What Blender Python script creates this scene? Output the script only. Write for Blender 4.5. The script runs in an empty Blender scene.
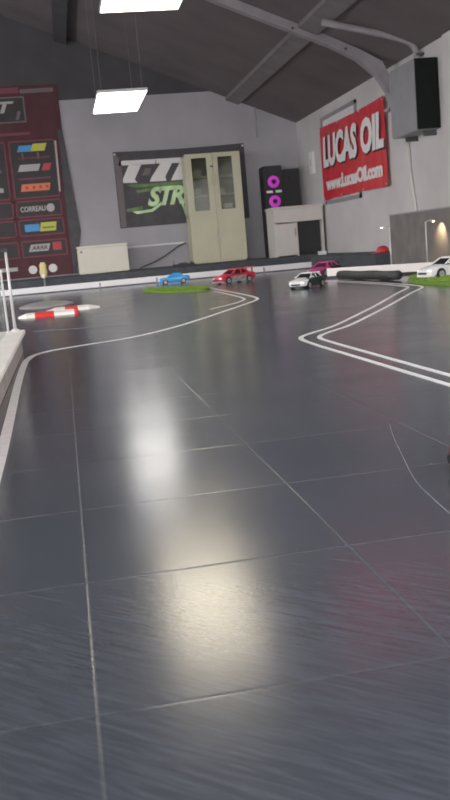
import bpy, bmesh, math, random
from mathutils import Vector, Matrix
random.seed(7)
scn = bpy.context.scene
COL = scn.collection
R = math.radians

# ------------------------------------------------------------------ materials
def mat(name, col, rough=0.6, metal=0.0, noise=0.0, nscale=6.0, bump=0.0, bscale=60.0, emit=None, estr=0.0, spec=0.5):
    m = bpy.data.materials.new(name); m.use_nodes = True
    nt = m.node_tree; b = nt.nodes['Principled BSDF']
    b.inputs['Base Color'].default_value = (*col, 1)
    b.inputs['Roughness'].default_value = rough
    b.inputs['Metallic'].default_value = metal
    b.inputs['Specular IOR Level'].default_value = spec
    tc = nt.nodes.new('ShaderNodeTexCoord')
    if noise > 0:
        n = nt.nodes.new('ShaderNodeTexNoise'); n.inputs['Scale'].default_value = nscale; n.inputs['Detail'].default_value = 5
        nt.links.new(tc.outputs['Object'], n.inputs['Vector'])
        r = nt.nodes.new('ShaderNodeValToRGB')
        r.color_ramp.elements[0].position = 0.3; r.color_ramp.elements[1].position = 0.7
        r.color_ramp.elements[0].color = (*[c*(1-noise) for c in col], 1)
        r.color_ramp.elements[1].color = (*[min(1, c*(1+noise)) for c in col], 1)
        nt.links.new(n.outputs['Fac'], r.inputs['Fac']); nt.links.new(r.outputs['Color'], b.inputs['Base Color'])
    if bump > 0:
        n2 = nt.nodes.new('ShaderNodeTexNoise'); n2.inputs['Scale'].default_value = bscale; n2.inputs['Detail'].default_value = 3
        nt.links.new(tc.outputs['Object'], n2.inputs['Vector'])
        bp = nt.nodes.new('ShaderNodeBump'); bp.inputs['Strength'].default_value = bump; bp.inputs['Distance'].default_value = 0.01
        nt.links.new(n2.outputs['Fac'], bp.inputs['Height']); nt.links.new(bp.outputs['Normal'], b.inputs['Normal'])
    if emit:
        b.inputs['Emission Color'].default_value = (*emit, 1); b.inputs['Emission Strength'].default_value = estr
    return m

def glass_mat(name, tint, rough=0.03, refl=0.12):
    m = bpy.data.materials.new(name); m.use_nodes = True
    nt = m.node_tree; nt.nodes.remove(nt.nodes['Principled BSDF']); out = nt.nodes['Material Output']
    t = nt.nodes.new('ShaderNodeBsdfTransparent'); t.inputs['Color'].default_value = (*tint, 1)
    g = nt.nodes.new('ShaderNodeBsdfGlossy'); g.inputs['Roughness'].default_value = rough; g.inputs['Color'].default_value = (.9, .92, .92, 1)
    mx = nt.nodes.new('ShaderNodeMixShader'); mx.inputs['Fac'].default_value = refl
    nt.links.new(t.outputs[0], mx.inputs[1]); nt.links.new(g.outputs[0], mx.inputs[2]); nt.links.new(mx.outputs[0], out.inputs['Surface'])
    return m

def floor_mat():
    m = bpy.data.materials.new('slate_tile'); m.use_nodes = True
    nt = m.node_tree; L = nt.links; b = nt.nodes['Principled BSDF']; N = nt.nodes.new
    tc = N('ShaderNodeTexCoord')
    mp = N('ShaderNodeMapping'); mp.inputs['Location'].default_value = (0.016, -0.094, 0)
    L.new(tc.outputs['Object'], mp.inputs['Vector'])
    br = N('ShaderNodeTexBrick'); br.offset = 0.0; br.squash = 1.0
    br.inputs['Scale'].default_value = 1.0; br.inputs['Brick Width'].default_value = 0.4; br.inputs['Row Height'].default_value = 0.4037
    br.inputs['Mortar Size'].default_value = 0.0014; br.inputs['Mortar Smooth'].default_value = 0.6; br.inputs['Bias'].default_value = 0.0
    br.inputs['Color1'].default_value = (.052, .061, .080, 1); br.inputs['Color2'].default_value = (.060, .068, .087, 1)
    br.inputs['Mortar'].default_value = (.085, .093, .11, 1)
    L.new(mp.outputs[0], br.inputs['Vector'])
    # diagonal slate streaks
    mp0 = N('ShaderNodeMapping'); mp0.inputs['Rotation'].default_value = (0, 0, R(44)); L.new(tc.outputs['Object'], mp0.inputs['Vector'])
    mp2 = N('ShaderNodeMapping'); mp2.inputs['Scale'].default_value = (11, 130, 1); L.new(mp0.outputs[0], mp2.inputs['Vector'])
    n = N('ShaderNodeTexNoise'); n.inputs['Scale'].default_value = 1.0; n.inputs['Detail'].default_value = 8; n.inputs['Roughness'].default_value = .65
    n.inputs['Distortion'].default_value = .6
    L.new(mp2.outputs[0], n.inputs['Vector'])
    rp = N('ShaderNodeValToRGB'); rp.color_ramp.elements[0].position = .42; rp.color_ramp.elements[1].position = .78
    rp.color_ramp.elements[0].color = (.86, .86, .88, 1); rp.color_ramp.elements[1].color = (1.6, 1.6, 1.62, 1)
    L.new(n.outputs['Fac'], rp.inputs['Fac'])
    mul = N('ShaderNodeMix'); mul.data_type = 'RGBA'; mul.blend_type = 'MULTIPLY'; mul.inputs['Factor'].default_value = .85
    L.new(br.outputs['Color'], mul.inputs['A']); L.new(rp.outputs['Color'], mul.inputs['B'])
    L.new(mul.outputs['Result'], b.inputs['Base Color'])
    n3 = N('ShaderNodeTexNoise'); n3.inputs['Scale'].default_value = 3.2; n3.inputs['Detail'].default_value = 4
    L.new(tc.outputs['Object'], n3.inputs['Vector'])
    mr = N('ShaderNodeMapRange'); mr.inputs['To Min'].default_value = .14; mr.inputs['To Max'].default_value = .24
    L.new(n3.outputs['Fac'], mr.inputs['Value']); L.new(mr.outputs[0], b.inputs['Roughness'])
    # relief: streaks + joints
    nf = N('ShaderNodeTexNoise'); nf.inputs['Scale'].default_value = 260; nf.inputs['Detail'].default_value = 2
    L.new(tc.outputs['Object'], nf.inputs['Vector'])
    b0 = N('ShaderNodeBump'); b0.inputs['Strength'].default_value = .10; b0.inputs['Distance'].default_value = .001
    L.new(nf.outputs['Fac'], b0.inputs['Height'])
    b1 = N('ShaderNodeBump'); L.new(b0.outputs[0], b1.inputs['Normal']); b1.inputs['Strength'].default_value = .03; b1.inputs['Distance'].default_value = .0022
    L.new(n.outputs['Fac'], b1.inputs['Height'])
    b2 = N('ShaderNodeBump'); b2.inputs['Strength'].default_value = .2; b2.inputs['Distance'].default_value = .002; b2.invert = True
    br2 = N('ShaderNodeTexBrick'); br2.offset = 0.0; br2.squash = 1.0
    br2.inputs['Scale'].default_value = 1.0; br2.inputs['Brick Width'].default_value = 0.4; br2.inputs['Row Height'].default_value = 0.4037
    br2.inputs['Mortar Size'].default_value = 0.004; br2.inputs['Mortar Smooth'].default_value = 1.0
    L.new(mp.outputs[0], br2.inputs['Vector'])
    L.new(br2.outputs['Fac'], b2.inputs['Height']); L.new(b1.outputs[0], b2.inputs['Normal'])
    L.new(b2.outputs[0], b.inputs['Normal'])
    b.inputs['Specular IOR Level'].default_value = .95
    return m

def wall_mat(name, col, bw=.4, bh=.2, stren=.25):
    m = bpy.data.materials.new(name); m.use_nodes = True
    nt = m.node_tree; L = nt.links; b = nt.nodes['Principled BSDF']; N = nt.nodes.new
    tc = N('ShaderNodeTexCoord'); b.inputs['Roughness'].default_value = .75
    n = N('ShaderNodeTexNoise'); n.inputs['Scale'].default_value = 1.3; n.inputs['Detail'].default_value = 6
    L.new(tc.outputs['Object'], n.inputs['Vector'])
    r = N('ShaderNodeValToRGB'); r.color_ramp.elements[0].position = .3; r.color_ramp.elements[1].position = .75
    r.color_ramp.elements[0].color = (*[c*.88 for c in col], 1); r.color_ramp.elements[1].color = (*[c*1.08 for c in col], 1)
    L.new(n.outputs['Fac'], r.inputs['Fac']); L.new(r.outputs[0], b.inputs['Base Color'])
    n2 = N('ShaderNodeTexNoise'); n2.inputs['Scale'].default_value = 35
    L.new(tc.outputs['Object'], n2.inputs['Vector'])
    bp = N('ShaderNodeBump'); bp.inputs['Strength'].default_value = stren; bp.inputs['Distance'].default_value = .01
    L.new(n2.outputs['Fac'], bp.inputs['Height']); L.new(bp.outputs[0], b.inputs['Normal'])
    return m

M = dict(
    floor=floor_mat(),
    wall_back=wall_mat('wall_grey_paint', (.42, .41, .45)),
    wall_right=wall_mat('wall_pale_paint', (.60, .58, .58)),
    gable=mat('gable_shade_grey', (.062, .060, .066), .8, noise=.15, nscale=2),  # dark grey stands in for shade on the upper back wall
    roof=mat('roof_lining', (.145, .125, .128), .8, noise=.15, nscale=1.2, bump=.2, bscale=8),
    steel=mat('painted_steel', (.30, .28, .30), .5, noise=.12, nscale=5),
    purlin=mat('purlin_paint', (.19, .175, .185), .6, noise=.15, nscale=4),
    darksteel=mat('dark_steel', (.06, .06, .065), .5),
    platform=mat('platform_carpet', (.055, .062, .075), .85, noise=.2, nscale=9, bump=.3, bscale=120),
    white=mat('white_board', (.78, .78, .80), .35, noise=.05, nscale=4),
    barrier=mat('white_barrier_board', (.85, .84, .87), .4, noise=.04, nscale=3),
    pinkwhite=mat('pinkish_white_board', (.93, .87, .86), .45, noise=.06, nscale=6),
    tan=mat('raw_board_face', (.34, .30, .28), .6, noise=.15, nscale=14),
    line=mat('line_paint', (.72, .72, .74), .45, noise=.1, nscale=25),
    scratch=mat('scuff_mark', (.15, .16, .18), .5, noise=.3, nscale=40),
    cream=mat('cream_laminate', (.60, .59, .42), .45, noise=.05, nscale=3),
    creamwhite=mat('cream_white_enamel', (.80, .77, .66), .4, noise=.04, nscale=3),
    greycream=mat('grey_white_laminate', (.62, .60, .57), .5, noise=.05, nscale=3),
    shelfdark=mat('cabinet_inside', (.20, .20, .15), .7, noise=.1, nscale=4),
    cabglass=glass_mat('cabinet_glass', (.78, .80, .74), .05, .10),
    acrylic=glass_mat('clear_acrylic', (.86, .90, .88), .04, .14),
    black=mat('black_plastic', (.012, .012, .014), .5, noise=.1, nscale=20),
    matblack=mat('matt_black_sheet', (.012, .014, .014), .95, noise=.1, nscale=20, spec=.1),
    darkgrey=mat('dark_grey_plastic', (.05, .05, .055), .5, noise=.1, nscale=12),
    boxgrey=mat('grey_painted_metal', (.27, .27, .285), .45, noise=.08, nscale=6),
    panelgrey=mat('grey_brown_panel', (.165, .15, .148), .75, noise=.18, nscale=5),
    rubber=mat('dark_rubber', (.035, .036, .04), .55, noise=.2, nscale=18),
    red=mat('red_vinyl', (.62, .022, .035), .42, noise=.08, nscale=3, bump=.15, bscale=5),
    flagred=mat('red_cloth', (.88, .04, .09), .8),
    maroon=mat('maroon_fabric', (.075, .016, .024), .65, noise=.18, nscale=4, bump=.2, bscale=6),
    maroonline=mat('dull_red_print', (.20, .04, .06), .6),
    logoblack=mat('black_print', (.03, .026, .03), .6, noise=.2, nscale=5),
    banwhite=mat('white_print', (.82, .80, .80), .5),
    dimwhite=mat('grey_white_print', (.5, .47, .48), .55),
    dimgrey=mat('dull_grey_print', (.16, .13, .14), .6),
    blue=mat('blue_print', (.06, .32, .72), .5),
    yellow=mat('yellow_print', (.62, .60, .07), .5),
    orange=mat('orange_print', (.78, .20, .08), .5),
    redprint=mat('red_print', (.55, .04, .06), .5),
    bannerdark=mat('dark_banner_fabric', (.062, .058, .068), .6, noise=.25, nscale=4, bump=.25, bscale=5),
    green=mat('lime_print', (.56, .80, .44), .5, noise=.25, nscale=6),
    darkgreen=mat('dark_green_print', (.12, .22, .07), .5, noise=.3, nscale=6),
    turf=mat('turf_backing', (.12, .22, .025), .9, noise=.3, nscale=40),
    grass=mat('grass_blades', (.21, .36, .04), .7, noise=.35, nscale=22),
    kerbred=mat('kerb_red', (.72, .02, .03), .4),
    kerbwhite=mat('kerb_white', (.82, .80, .79), .4),
    mound=mat('grey_mat', (.23, .23, .235), .5, noise=.15, nscale=12),
    paleyellow=mat('pale_yellow_plastic', (.66, .56, .24), .5),
    tyre=mat('tyre_rubber', (.02, .02, .021), .6),
    rim=mat('grey_rim', (.45, .45, .47), .35, metal=.4),
    carglass=mat('car_window_tint', (.015, .018, .024), .12),
    carblue=mat('car_blue_paint', (.03, .33, .75), .25),
    carred=mat('car_red_paint', (.72, .025, .07), .28),
    carwhite=mat('car_white_paint', (.80, .80, .82), .25),
    cardark=mat('car_dark_paint', (.02, .035, .04), .3, noise=.4, nscale=14),
    carpink=mat('car_pink_paint', (.80, .05, .30), .3),
    cargrey=mat('car_grey_print', (.34, .33, .35), .4, noise=.5, nscale=30),
    carmaroon=mat('car_maroon_paint', (.12, .012, .012), .3),
    headlight=mat('headlight_lens', (.85, .85, .85), .15, emit=(1, 1, 1), estr=.4),
    taillight=mat('tail_lens', (.6, .02, .02), .2),
    diffuser=mat('light_diffuser', (.95, .95, .95), .5, emit=(1.0, .97, .93), estr=9.0),
    diffuser_warm=mat('light_diffuser_warm', (.95, .95, .9), .5, emit=(1.0, .88, .66), estr=6.0),
    lightframe=mat('light_frame', (.7, .7, .7), .4),
    bulb=mat('lamp_bulb', (1, .9, .7), .4, emit=(1, .72, .36), estr=22.0),
    bulbcool=mat('lamp_bulb_cool', (1, 1, 1), .4, emit=(.75, .85, 1), estr=14.0),
    purple=mat('purple_light_ring', (.7, .05, .7), .4, emit=(.85, .04, .80), estr=.12),
    cone=mat('speaker_cone', (.20, .01, .20), .5, emit=(.6, .02, .55), estr=.1),
    polemetal=mat('pale_pole', (.62, .61, .62), .35, metal=.3),
    wire=mat('grey_wire', (.2, .2, .21), .5),
    redplastic=mat('red_plastic', (.62, .03, .05), .35),
)

# ------------------------------------------------------------------ builders
def chain_offset(p):
    v = Vector((0, 0, 0))
    while p is not None:
        v += p.location; p = p.parent
    return v

class B:
    def __init__(s): s.bm = bmesh.new()
    def box(s, x0, x1, y0, y1, z0, z1):
        vs = [s.bm.verts.new(p) for p in ((x0,y0,z0),(x1,y0,z0),(x1,y1,z0),(x0,y1,z0),(x0,y0,z1),(x1,y0,z1),(x1,y1,z1),(x0,y1,z1))]
        for f in ((3,2,1,0),(4,5,6,7),(0,1,5,4),(1,2,6,5),(2,3,7,6),(3,0,4,7)): s.bm.faces.new([vs[i] for i in f])
        return s
    def loft(s, rings, cap=True, closed=True):
        rr = [[s.bm.verts.new(p) for p in r] for r in rings]
        n = len(rr[0])
        for a, b in zip(rr, rr[1:]):
            for i in range(n if closed else n-1):
                j = (i+1) % n
                s.bm.faces.new((a[i], a[j], b[j], b[i]))
        if cap:
            s.bm.faces.new(list(reversed(rr[0]))); s.bm.faces.new(rr[-1])
        return s
    def prism(s, pts, vec):
        vec = Vector(vec); return s.loft([[Vector(p) for p in pts], [Vector(p)+vec for p in pts]])
    def tube(s, pts, r, n=8, r2=None):
        pts = [Vector(p) for p in pts]; rings = []
        k = len(pts)
        for i, p in enumerate(pts):
            d = (pts[min(i+1, k-1)]-pts[max(i-1, 0)]).normalized()
            up = Vector((0, 0, 1)) if abs(d.z) < .9 else Vector((1, 0, 0))
            a = d.cross(up).normalized(); b = a.cross(d)
            rr = r if r2 is None else r+(r2-r)*i/(k-1)
            rings.append([p+(a*math.cos(t)+b*math.sin(t))*rr for t in [2*math.pi*j/n for j in range(n)]])
        return s.loft(rings)
    def lathe(s, prof, c=(0, 0, 0), axis='Z', n=20):
        # prof: list of (radius, height)
        c = Vector(c); rings = []
        for r, h in prof:
            ring = []
            for j in range(n):
                t = 2*math.pi*j/n; u, v = max(r, 1e-4)*math.cos(t), max(r, 1e-4)*math.sin(t)
                ring.append(c + (Vector((u, v, h)) if axis == 'Z' else Vector((u, h, v)) if axis == 'Y' else Vector((h, u, v))))
            rings.append(ring)
        return s.loft(rings)
    def ribbon(s, pts, w, z, zt=.0015):
        # flat strip on the floor following pts
        P = [Vector((p[0], p[1], 0)) for p in pts]; k = len(P); L_, R_ = [], []
        for i, p in enumerate(P):
            d = (P[min(i+1, k-1)]-P[max(i-1, 0)]).normalized(); nrm = Vector((-d.y, d.x, 0))
            L_.append(p+nrm*w/2); R_.append(p-nrm*w/2)
        rings = [[(l.x, l.y, z), (r_.x, r_.y, z), (r_.x, r_.y, z+zt), (l.x, l.y, z+zt)] for l, r_ in zip(L_, R_)]
        return s.loft(rings)
    def build(s, name, m, parent=None, origin=None, world=True, bevel=0, smooth=False, seg=2):
        bm = s.bm
        bmesh.ops.recalc_face_normals(bm, faces=bm.faces)
        if bevel > 0:
            es = [e for e in bm.edges if e.is_manifold and e.calc_face_angle(0) > .6]
            bmesh.ops.bevel(bm, geom=es, offset=bevel, segments=seg, affect='EDGES', clamp_overlap=True)
        off = Vector((0, 0, 0))
        if world:
            if parent is not None: off = chain_offset(parent)
            elif origin is not None: off = Vector(origin)
        if off.length: bmesh.ops.translate(bm, verts=bm.verts, vec=-off)
        me = bpy.data.meshes.new(name); bm.to_mesh(me); bm.free()
        if smooth:
            for p in me.polygons: p.use_smooth = True
        me.materials.append(m)
        o = bpy.data.objects.new(name, me); COL.objects.link(o)
        if parent is not None: o.parent = parent
        elif origin is not None: o.location = origin
        return o

def tag(o, label=None, cat=None, group=None, kind=None):
    if label: o['label'] = label
    if cat: o['category'] = cat
    if group: o['group'] = group
    if kind: o['kind'] = kind
    return o

def thing(name, label, cat, loc=(0, 0, 0), rotz=0, group=None):
    o = bpy.data.objects.new(name, None); COL.objects.link(o)
    o.empty_display_size = .1
    o.location = loc; o.rotation_euler = (0, 0, rotz)
    return tag(o, label, cat, group)

def struct(o): o['kind'] = 'structure'; return o

def copy_tree(o, parent=None):
    c = o.copy(); COL.objects.link(c); c.parent = parent
    for ch in list(o.children): copy_tree(ch, c)
    return c

def rect(b, x0, x1, z0, z1, y, t=.006):       # thin plate on a wall facing -Y
    return b.box(x0, x1, y-t, y, z0, z1)

def text_bm(string, bold=0.0, shear=0.0, depth=.01, spacing=1.0):
    cu = bpy.data.curves.new('lettering', 'FONT'); cu.body = string; cu.size = 1
    cu.offset = bold; cu.shear = shear; cu.extrude = depth; cu.resolution_u = 3; cu.space_character = spacing
    ob = bpy.data.objects.new('lettering', cu); COL.objects.link(ob)
    dg = bpy.context.evaluated_depsgraph_get(); dg.update()
    me = bpy.data.meshes.new_from_object(ob.evaluated_get(dg))
    bm = bmesh.new(); bm.from_mesh(me)
    bpy.data.objects.remove(ob); bpy.data.curves.remove(cu); bpy.data.meshes.remove(me)
    return bm

def lettering(name, string, m, parent, org, u, v, w, hgt, bold=0.0, shear=0.0, spacing=1.0, depth=.004, slant=0.0):
    """letters stretched to w x hgt, lower-left corner at org, along u / v; wall offset = depth"""
    bm = text_bm(string, bold, shear, .5, spacing)
    xs = [q.co.x for q in bm.verts]; ys = [q.co.y for q in bm.verts]
    x0, x1, y0, y1 = min(xs), max(xs), min(ys), max(ys)
    u, v, org = Vector(u), Vector(v), Vector(org); n = u.cross(v)
    for q in bm.verts:
        a, c, d = (q.co.x-x0)/(x1-x0), (q.co.y-y0)/(y1-y0), q.co.z
        q.co = org + u*(a*w) + v*(c*hgt + slant*a*w) + n*(depth*(d+.5))
    b = B(); b.bm.free(); b.bm = bm
    return b.build(name, m, parent)

# ------------------------------------------------------------------ setting
W = 4.72            # right wall
YB = 17.6           # back wall
XL = -9.1           # left wall
YF = -6.0
RIDGE = -2.19
def roof_z(x): return 4.66-.417*x if x >= RIDGE else 4.66-.417*(2*RIDGE-x)
EAVE = roof_z(W)

struct(B().box(XL, W, YF, YB, -.1, 0).build('floor', M['floor']))
struct(B().box(W, W+.2, YF, YB+.2, -.1, EAVE+.02).build('wall_right', M['wall_right']))
struct(B().box(XL-.2, XL, YF, YB+.2, -.1, .7).build('wall_left', M['wall_back']))
GZ = 3.37
xg = (4.66-GZ)/.417
struct(B().prism([(XL, YB, -.1), (W, YB, -.1), (W, YB, EAVE), (xg, YB, GZ), (2*RIDGE-xg, YB, GZ), (XL, YB, EAVE)], (0, .2, 0)).build('wall_back', M['wall_back']))
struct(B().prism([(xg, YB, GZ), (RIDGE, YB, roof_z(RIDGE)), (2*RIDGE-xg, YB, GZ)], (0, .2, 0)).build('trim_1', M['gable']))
cz = .1
struct(B().prism([(W+.2, YF, roof_z(W+.2)), (RIDGE, YF, roof_z(RIDGE)), (XL-.2, YF, roof_z(XL-.2)),
                  (XL-.2, YF, roof_z(XL-.2)+cz), (RIDGE, YF, roof_z(RIDGE)+cz), (W+.2, YF, roof_z(W+.2)+cz)], (0, YB+.2-YF, 0)).build('ceiling', M['roof']))
# pale pilaster on right wall near the frame's edge, shade under the roof on back wall is put into the gable colour
struct(B().box(W-.05, W, 10.0, 10.6, 0, EAVE).build('trim_2', M['wall_right'], bevel=.01))
# window behind the red banner
wf = B()
for a in ((13.95, 15.86, 2.46, 2.52), (13.95, 15.86, 1.04, 1.10), (15.80, 15.86, 1.04, 2.52), (13.95, 14.0, 1.04, 2.52)):
    wf.box(W-.035, W, a[0], a[1], a[2], a[3])
win = struct(wf.build('window_1', M['boxgrey']))
B().box(W-.012, W-.002, 14.0, 15.80, 1.10, 2.46).build('pane', M['white'], win)

# raised walkway along back and right wall
pl = B().prism([(-6.5, 14.78, 0), (4.0, 14.78, 0), (4.0, 11.45, 0), (W-.012, 11.45, 0), (W-.012, YB-.012, 0), (-6.5, YB-.012, 0)], (0, 0, .2))
tag(pl.build('raised_platform', M['platform'], origin=(0, 14.78, 0)), 'low dark grey carpeted platform running along the back of the track', 'platform')

# ------------------------------------------------------------------ roof steel
def roof_rafter(y, label, w=.13, dep=.12, knee=True):
    t = thing('roof_rafter', label, 'roof beam', (4.69, y, 2.1))
    top = []; bot = []
    # main slope, then the rounded knee down to the wall
    xs = [RIDGE, 0, 2, 3.2, 3.8]
    top = [(x, roof_z(x)-.005) for x in xs] + [(4.2, roof_z(4.2)-.02), (4.5, 2.72), (4.66, 2.40), (4.71, 2.12)]
    bot = [(x, roof_z(x)-.005-dep) for x in xs] + [(4.15, 2.77), (4.41, 2.55), (4.56, 2.32), (4.61, 2.12)]
    b = B()
    rings = [[(a[0], y-w/2, a[1]), (a[0], y+w/2, a[1]), (c[0], y+w/2, c[1]), (c[0], y-w/2, c[1])] for a, c in zip(top, bot)]
    b.loft(rings); b.build('beam', M['steel'], t)
    B().box(4.54, W, y-w/2-.03, y+w/2+.03, 2.08, 2.12).build('foot_plate', M['steel'], t)
    for x in (3.3, 4.0): B().lathe([(.018, 0), (.018, -.015)], (x, y-w/2, roof_z(x)-.09), 'Y', 8).build('bolt', M['darksteel'], t)
    return t
roof_rafter(12.2, 'pale steel rafter curving down to the wall above the red banner')
def purlin(x, y0, y1, label, m, w=.2, d=.12):
    z = roof_z(x)
    b = B(); b.prism([(x-w/2, y0, roof_z(x-w/2)), (x+w/2, y0, roof_z(x+w/2)), (x+w/2, y0, roof_z(x+w/2)-d), (x-w/2, y0, roof_z(x-w/2)-d)], (0, y1-y0, 0))
    return tag(b.build('roof_purlin', m, origin=(x, y0, z-d)), label, 'roof beam')
purlin(3.5, 8.5, YB, 'dull grey roof purlin crossing above the curved rafter and running to the back wall', M['purlin'], .24, .06)
purlin(.42, 13.0, YB, 'dark roof purlin high above the hanging light panels', M['gable'], .22, .12)
# conduit on the slope
pp = [(3.45, 11.3, 3.06), (3.8, 11.3, 2.98), (4.05, 11.3, 2.92), (4.3, 11.3, 2.86), (4.5, 11.3, 2.80), (4.6, 11.3, 2.74), (4.64, 11.3, 2.66), (4.645, 11.3, 2.50)]
t = thing('roof_conduit', 'grey conduit pipe bending down to the wall mounted grey box', 'pipe', (4.645, 11.3, 2.5))
B().tube(pp, .042, 10).build('pipe', M['steel'], t, smooth=True)
B().box(4.62, W, 11.24, 11.36, 2.6, 2.63).build('pipe_clip', M['darksteel'], t)
B().tube([(3.92, 17.54, 2.47), (3.92, 17.54, 3.02)], .016, 8).build('vertical_conduit', M['steel'])
tag(bpy.data.objects['vertical_conduit'], 'thin vertical grey pipe high on the back wall near the corner', 'pipe')

# ------------------------------------------------------------------ ceiling light panels
LZ = 2.58
def light_panel(x0, x1, y0, y1, label, dm='diffuser'):
    cx, cy = (x0+x1)/2, (y0+y1)/2
    t = thing('light_panel', label, 'ceiling light', (cx, cy, LZ), 0, 'hanging light panels')
    B().box(x0+.01, x1-.01, y0+.01, y1-.01, LZ-.006, LZ+.004).build('diffuser', M[dm], t)
    f = B()
    f.box(x0, x1, y0, y1, LZ+.006, LZ+.03)
    for a in ((x0, x1, y0, y0+.008), (x0, x1, y1-.008, y1), (x0, x0+.008, y0, y1), (x1-.008, x1, y0, y1)):
        f.box(*a, LZ-.008, LZ+.01)
    f.build('frame', M['lightframe'], t)
    for x in (x0+.06, x1-.06):
        for y in (y0+.1, y1-.1):
            B().tube([(x, y, LZ+.03), (x, y, roof_z(x)+.01)], .0025, 6).build('suspension_wire', M['wire'], t)
    return t
light_panel(.70, 1.36, 12.4, 14.1, 'bright rectangular light panel hanging in front of back wall')
light_panel(.57, 1.27, 6.5, 8.45, 'bright light panel at top edge of the photo, nearest the viewer', 'diffuser_warm')
for (x0, y0) in ((.6, .4), (-2.6, 12.4), (-2.6, 6.4), (-2.6, .4), (-5.6, 12.4), (-5.6, 6.4), (3.2, .4), (3.2, 3.6), (-2.6, 3.4), (-2.6, 9.4)):  # extra unseen panels, added to brighten walls and floor
    light_panel(x0, x0+.68, y0, y0+1.7, 'unseen light panel added at left or overhead to brighten the room')

# unseen red flag added under the roof to tint the floor reflection
t = thing('tint_flag', 'red flag added out of view to mirror red in the tiles', 'flag', (3.1, 8.2, 3.3))
rg = []
for i in range(15):
    x = 2.3+1.3*i/14; o_ = .02*math.sin(i*1.2)
    rg.append([(x, 8.2+o_, 2.80), (x, 8.206+o_, 2.80), (x, 8.206+o_, roof_z(x)-.04), (x, 8.2+o_, roof_z(x)-.04)])
B().loft(rg).build('cloth', M['flagred'], t)
B().tube([(2.25, 8.2, roof_z(2.25)-.03), (3.6, 8.2, roof_z(3.6)-.03)], .014, 8).build('rod', M['polemetal'], t)
# ------------------------------------------------------------------ left sponsor banner on back wall
YW = YB
def facing(name, x0, x1, z0, z1, m, parent, lay=1):
    y = YW-.012-.006*lay
    return B().box(x0, x1, y-.004, y, z0, z1).build(name, m, parent)
def para(name, x0, x1, z0, z1, m, parent, lay=1, sh=.05):
    y = YW-.012-.006*lay
    return B().prism([(x0, y, z0), (x1-sh, y, z0), (x1, y, z1), (x0+sh, y, z1)], (0, -.004, 0)).build(name, m, parent)
t = thing('sponsor_banner', 'tall dark red banner of sponsor logos hanging on the back wall', 'banner', (-.9, YW, .22))
b = B(); n = 22; ring = []
x0, x1 = -2.2, .28
pts = [(x0+(x1-x0)*i/n, YW-.008-.004*(1+math.sin(i*1.9))) for i in range(n+1)]
b.loft([[(x, y, .22), (x, y-.004, .22), (x+.0, y-.004, 3.66), (x, y, 3.66)] for x, y in pts])
b.build('fabric', M['maroon'], t, smooth=False)
def frame_outline(x0, x1, z0, z1, m=M['maroonline'], w=.025, lay=2):
    y = YW-.012-.006*lay; q = B()
    for a in ((x0, x1, z0, z0+w), (x0, x1, z1-w, z1), (x0, x0+w, z0, z1), (x1-w, x1, z0, z1)): q.box(a[0], a[1], y-.003, y, a[2], a[3])
    return q.build('panel_border', m, t)
# header
facing('header_stripe', -1.9, -.42, 3.54, 3.64, M['maroonline'], t); facing('header_stripe', -.40, .20, 3.53, 3.60, M['dimgrey'], t)
facing('logo_panel', -1.9, -.34, 3.02, 3.48, M['logoblack'], t); frame_outline(-1.9, -.34, 3.02, 3.48, M['dimgrey'])
lettering('lettering', 'RT', M['dimwhite'], t, (-1.15, YW-.03, 3.20), (1, 0, 0), (0, 0, 1), .62, .2, .03, .25)
para('logo_stroke', -.53, -.42, 3.07, 3.22, M['dimgrey'], t, 3, .05)
facing('header_stripe', -1.9, -.30, 2.80, 2.85, M['maroonline'], t)
# sponsor column
facing('logo_panel', -.70, .10, 1.66, 2.68, M['logoblack'], t); frame_outline(-.72, .12, 1.66, 2.70, M['maroonline'])
para('logo', -.58, -.28, 2.50, 2.61, M['blue'], t, 3); para('logo', -.33, -.03, 2.50, 2.63, M['yellow'], t, 4)
for x in (-.50, -.22): facing('logo_stroke', x, x+.03, 2.36, 2.48, M['dimgrey'], t, 3)
facing('logo_stroke', -.58, .0, 2.37, 2.40, M['maroonline'], t, 3)
para('logo', -.60, -.18, 2.15, 2.27, M['dimwhite'], t, 3); para('logo', -.17, .02, 2.15, 2.27, M['redprint'], t, 3)
facing('logo_stroke', -.6, -.02, 2.0, 2.03, M['maroonline'], t, 3)
para('logo', -.59, -.04, 1.79, 1.92, M['orange'], t, 3, .03)
for x in (-.5, -.37, -.25, -.13): facing('logo_stroke', x, x+.05, 1.83, 1.88, M['redprint'], t, 4)
for z0 in (1.33, .99, .60):
    x0 = -.70+(1.33-z0)*.02
    facing('logo_panel', x0, x0+.80, z0, z0+.28, M['logoblack'], t); frame_outline(x0-.02, x0+.82, z0-.015, z0+.295)
    facing('logo_panel', x0-.9, x0-.08, z0, z0+.28, M['logoblack'], t); frame_outline(x0-.92, x0-.06, z0-.015, z0+.295)
lettering('lettering', 'CORREAU', M['dimwhite'], t, (-.64, YW-.03, 1.42), (1, 0, 0), (0, 0, 1), .46, .10, .03, 0)
B().lathe([(.075, 0), (.075, -.004)], (-.09, YW-.03, 1.47), 'Y', 20).build('logo_disc', M['dimwhite'], t)
facing('logo', -.60, -.33, 1.06, 1.19, M['blue'], t, 3); para('logo', -.33, -.01, 1.05, 1.21, M['yellow'], t, 4, .03)
facing('logo_stroke', -.28, -.06, 1.10, 1.13, M['darkgreen'], t, 5)
para('logo', -.58, -.17, .69, .82, M['dimwhite'], t, 3); facing('logo', -.13, .03, .69, .84, M['redprint'], t, 3)
lettering('lettering', 'ARRR', M['logoblack'], t, (-.52, YW-.036, .72), (1, 0, 0), (0, 0, 1), .29, .07, .02, .2)
facing('logo_panel', -1.6, -.80, 1.66, 2.68, M['logoblack'], t); frame_outline(-1.62, -.78, 1.66, 2.7)
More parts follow.
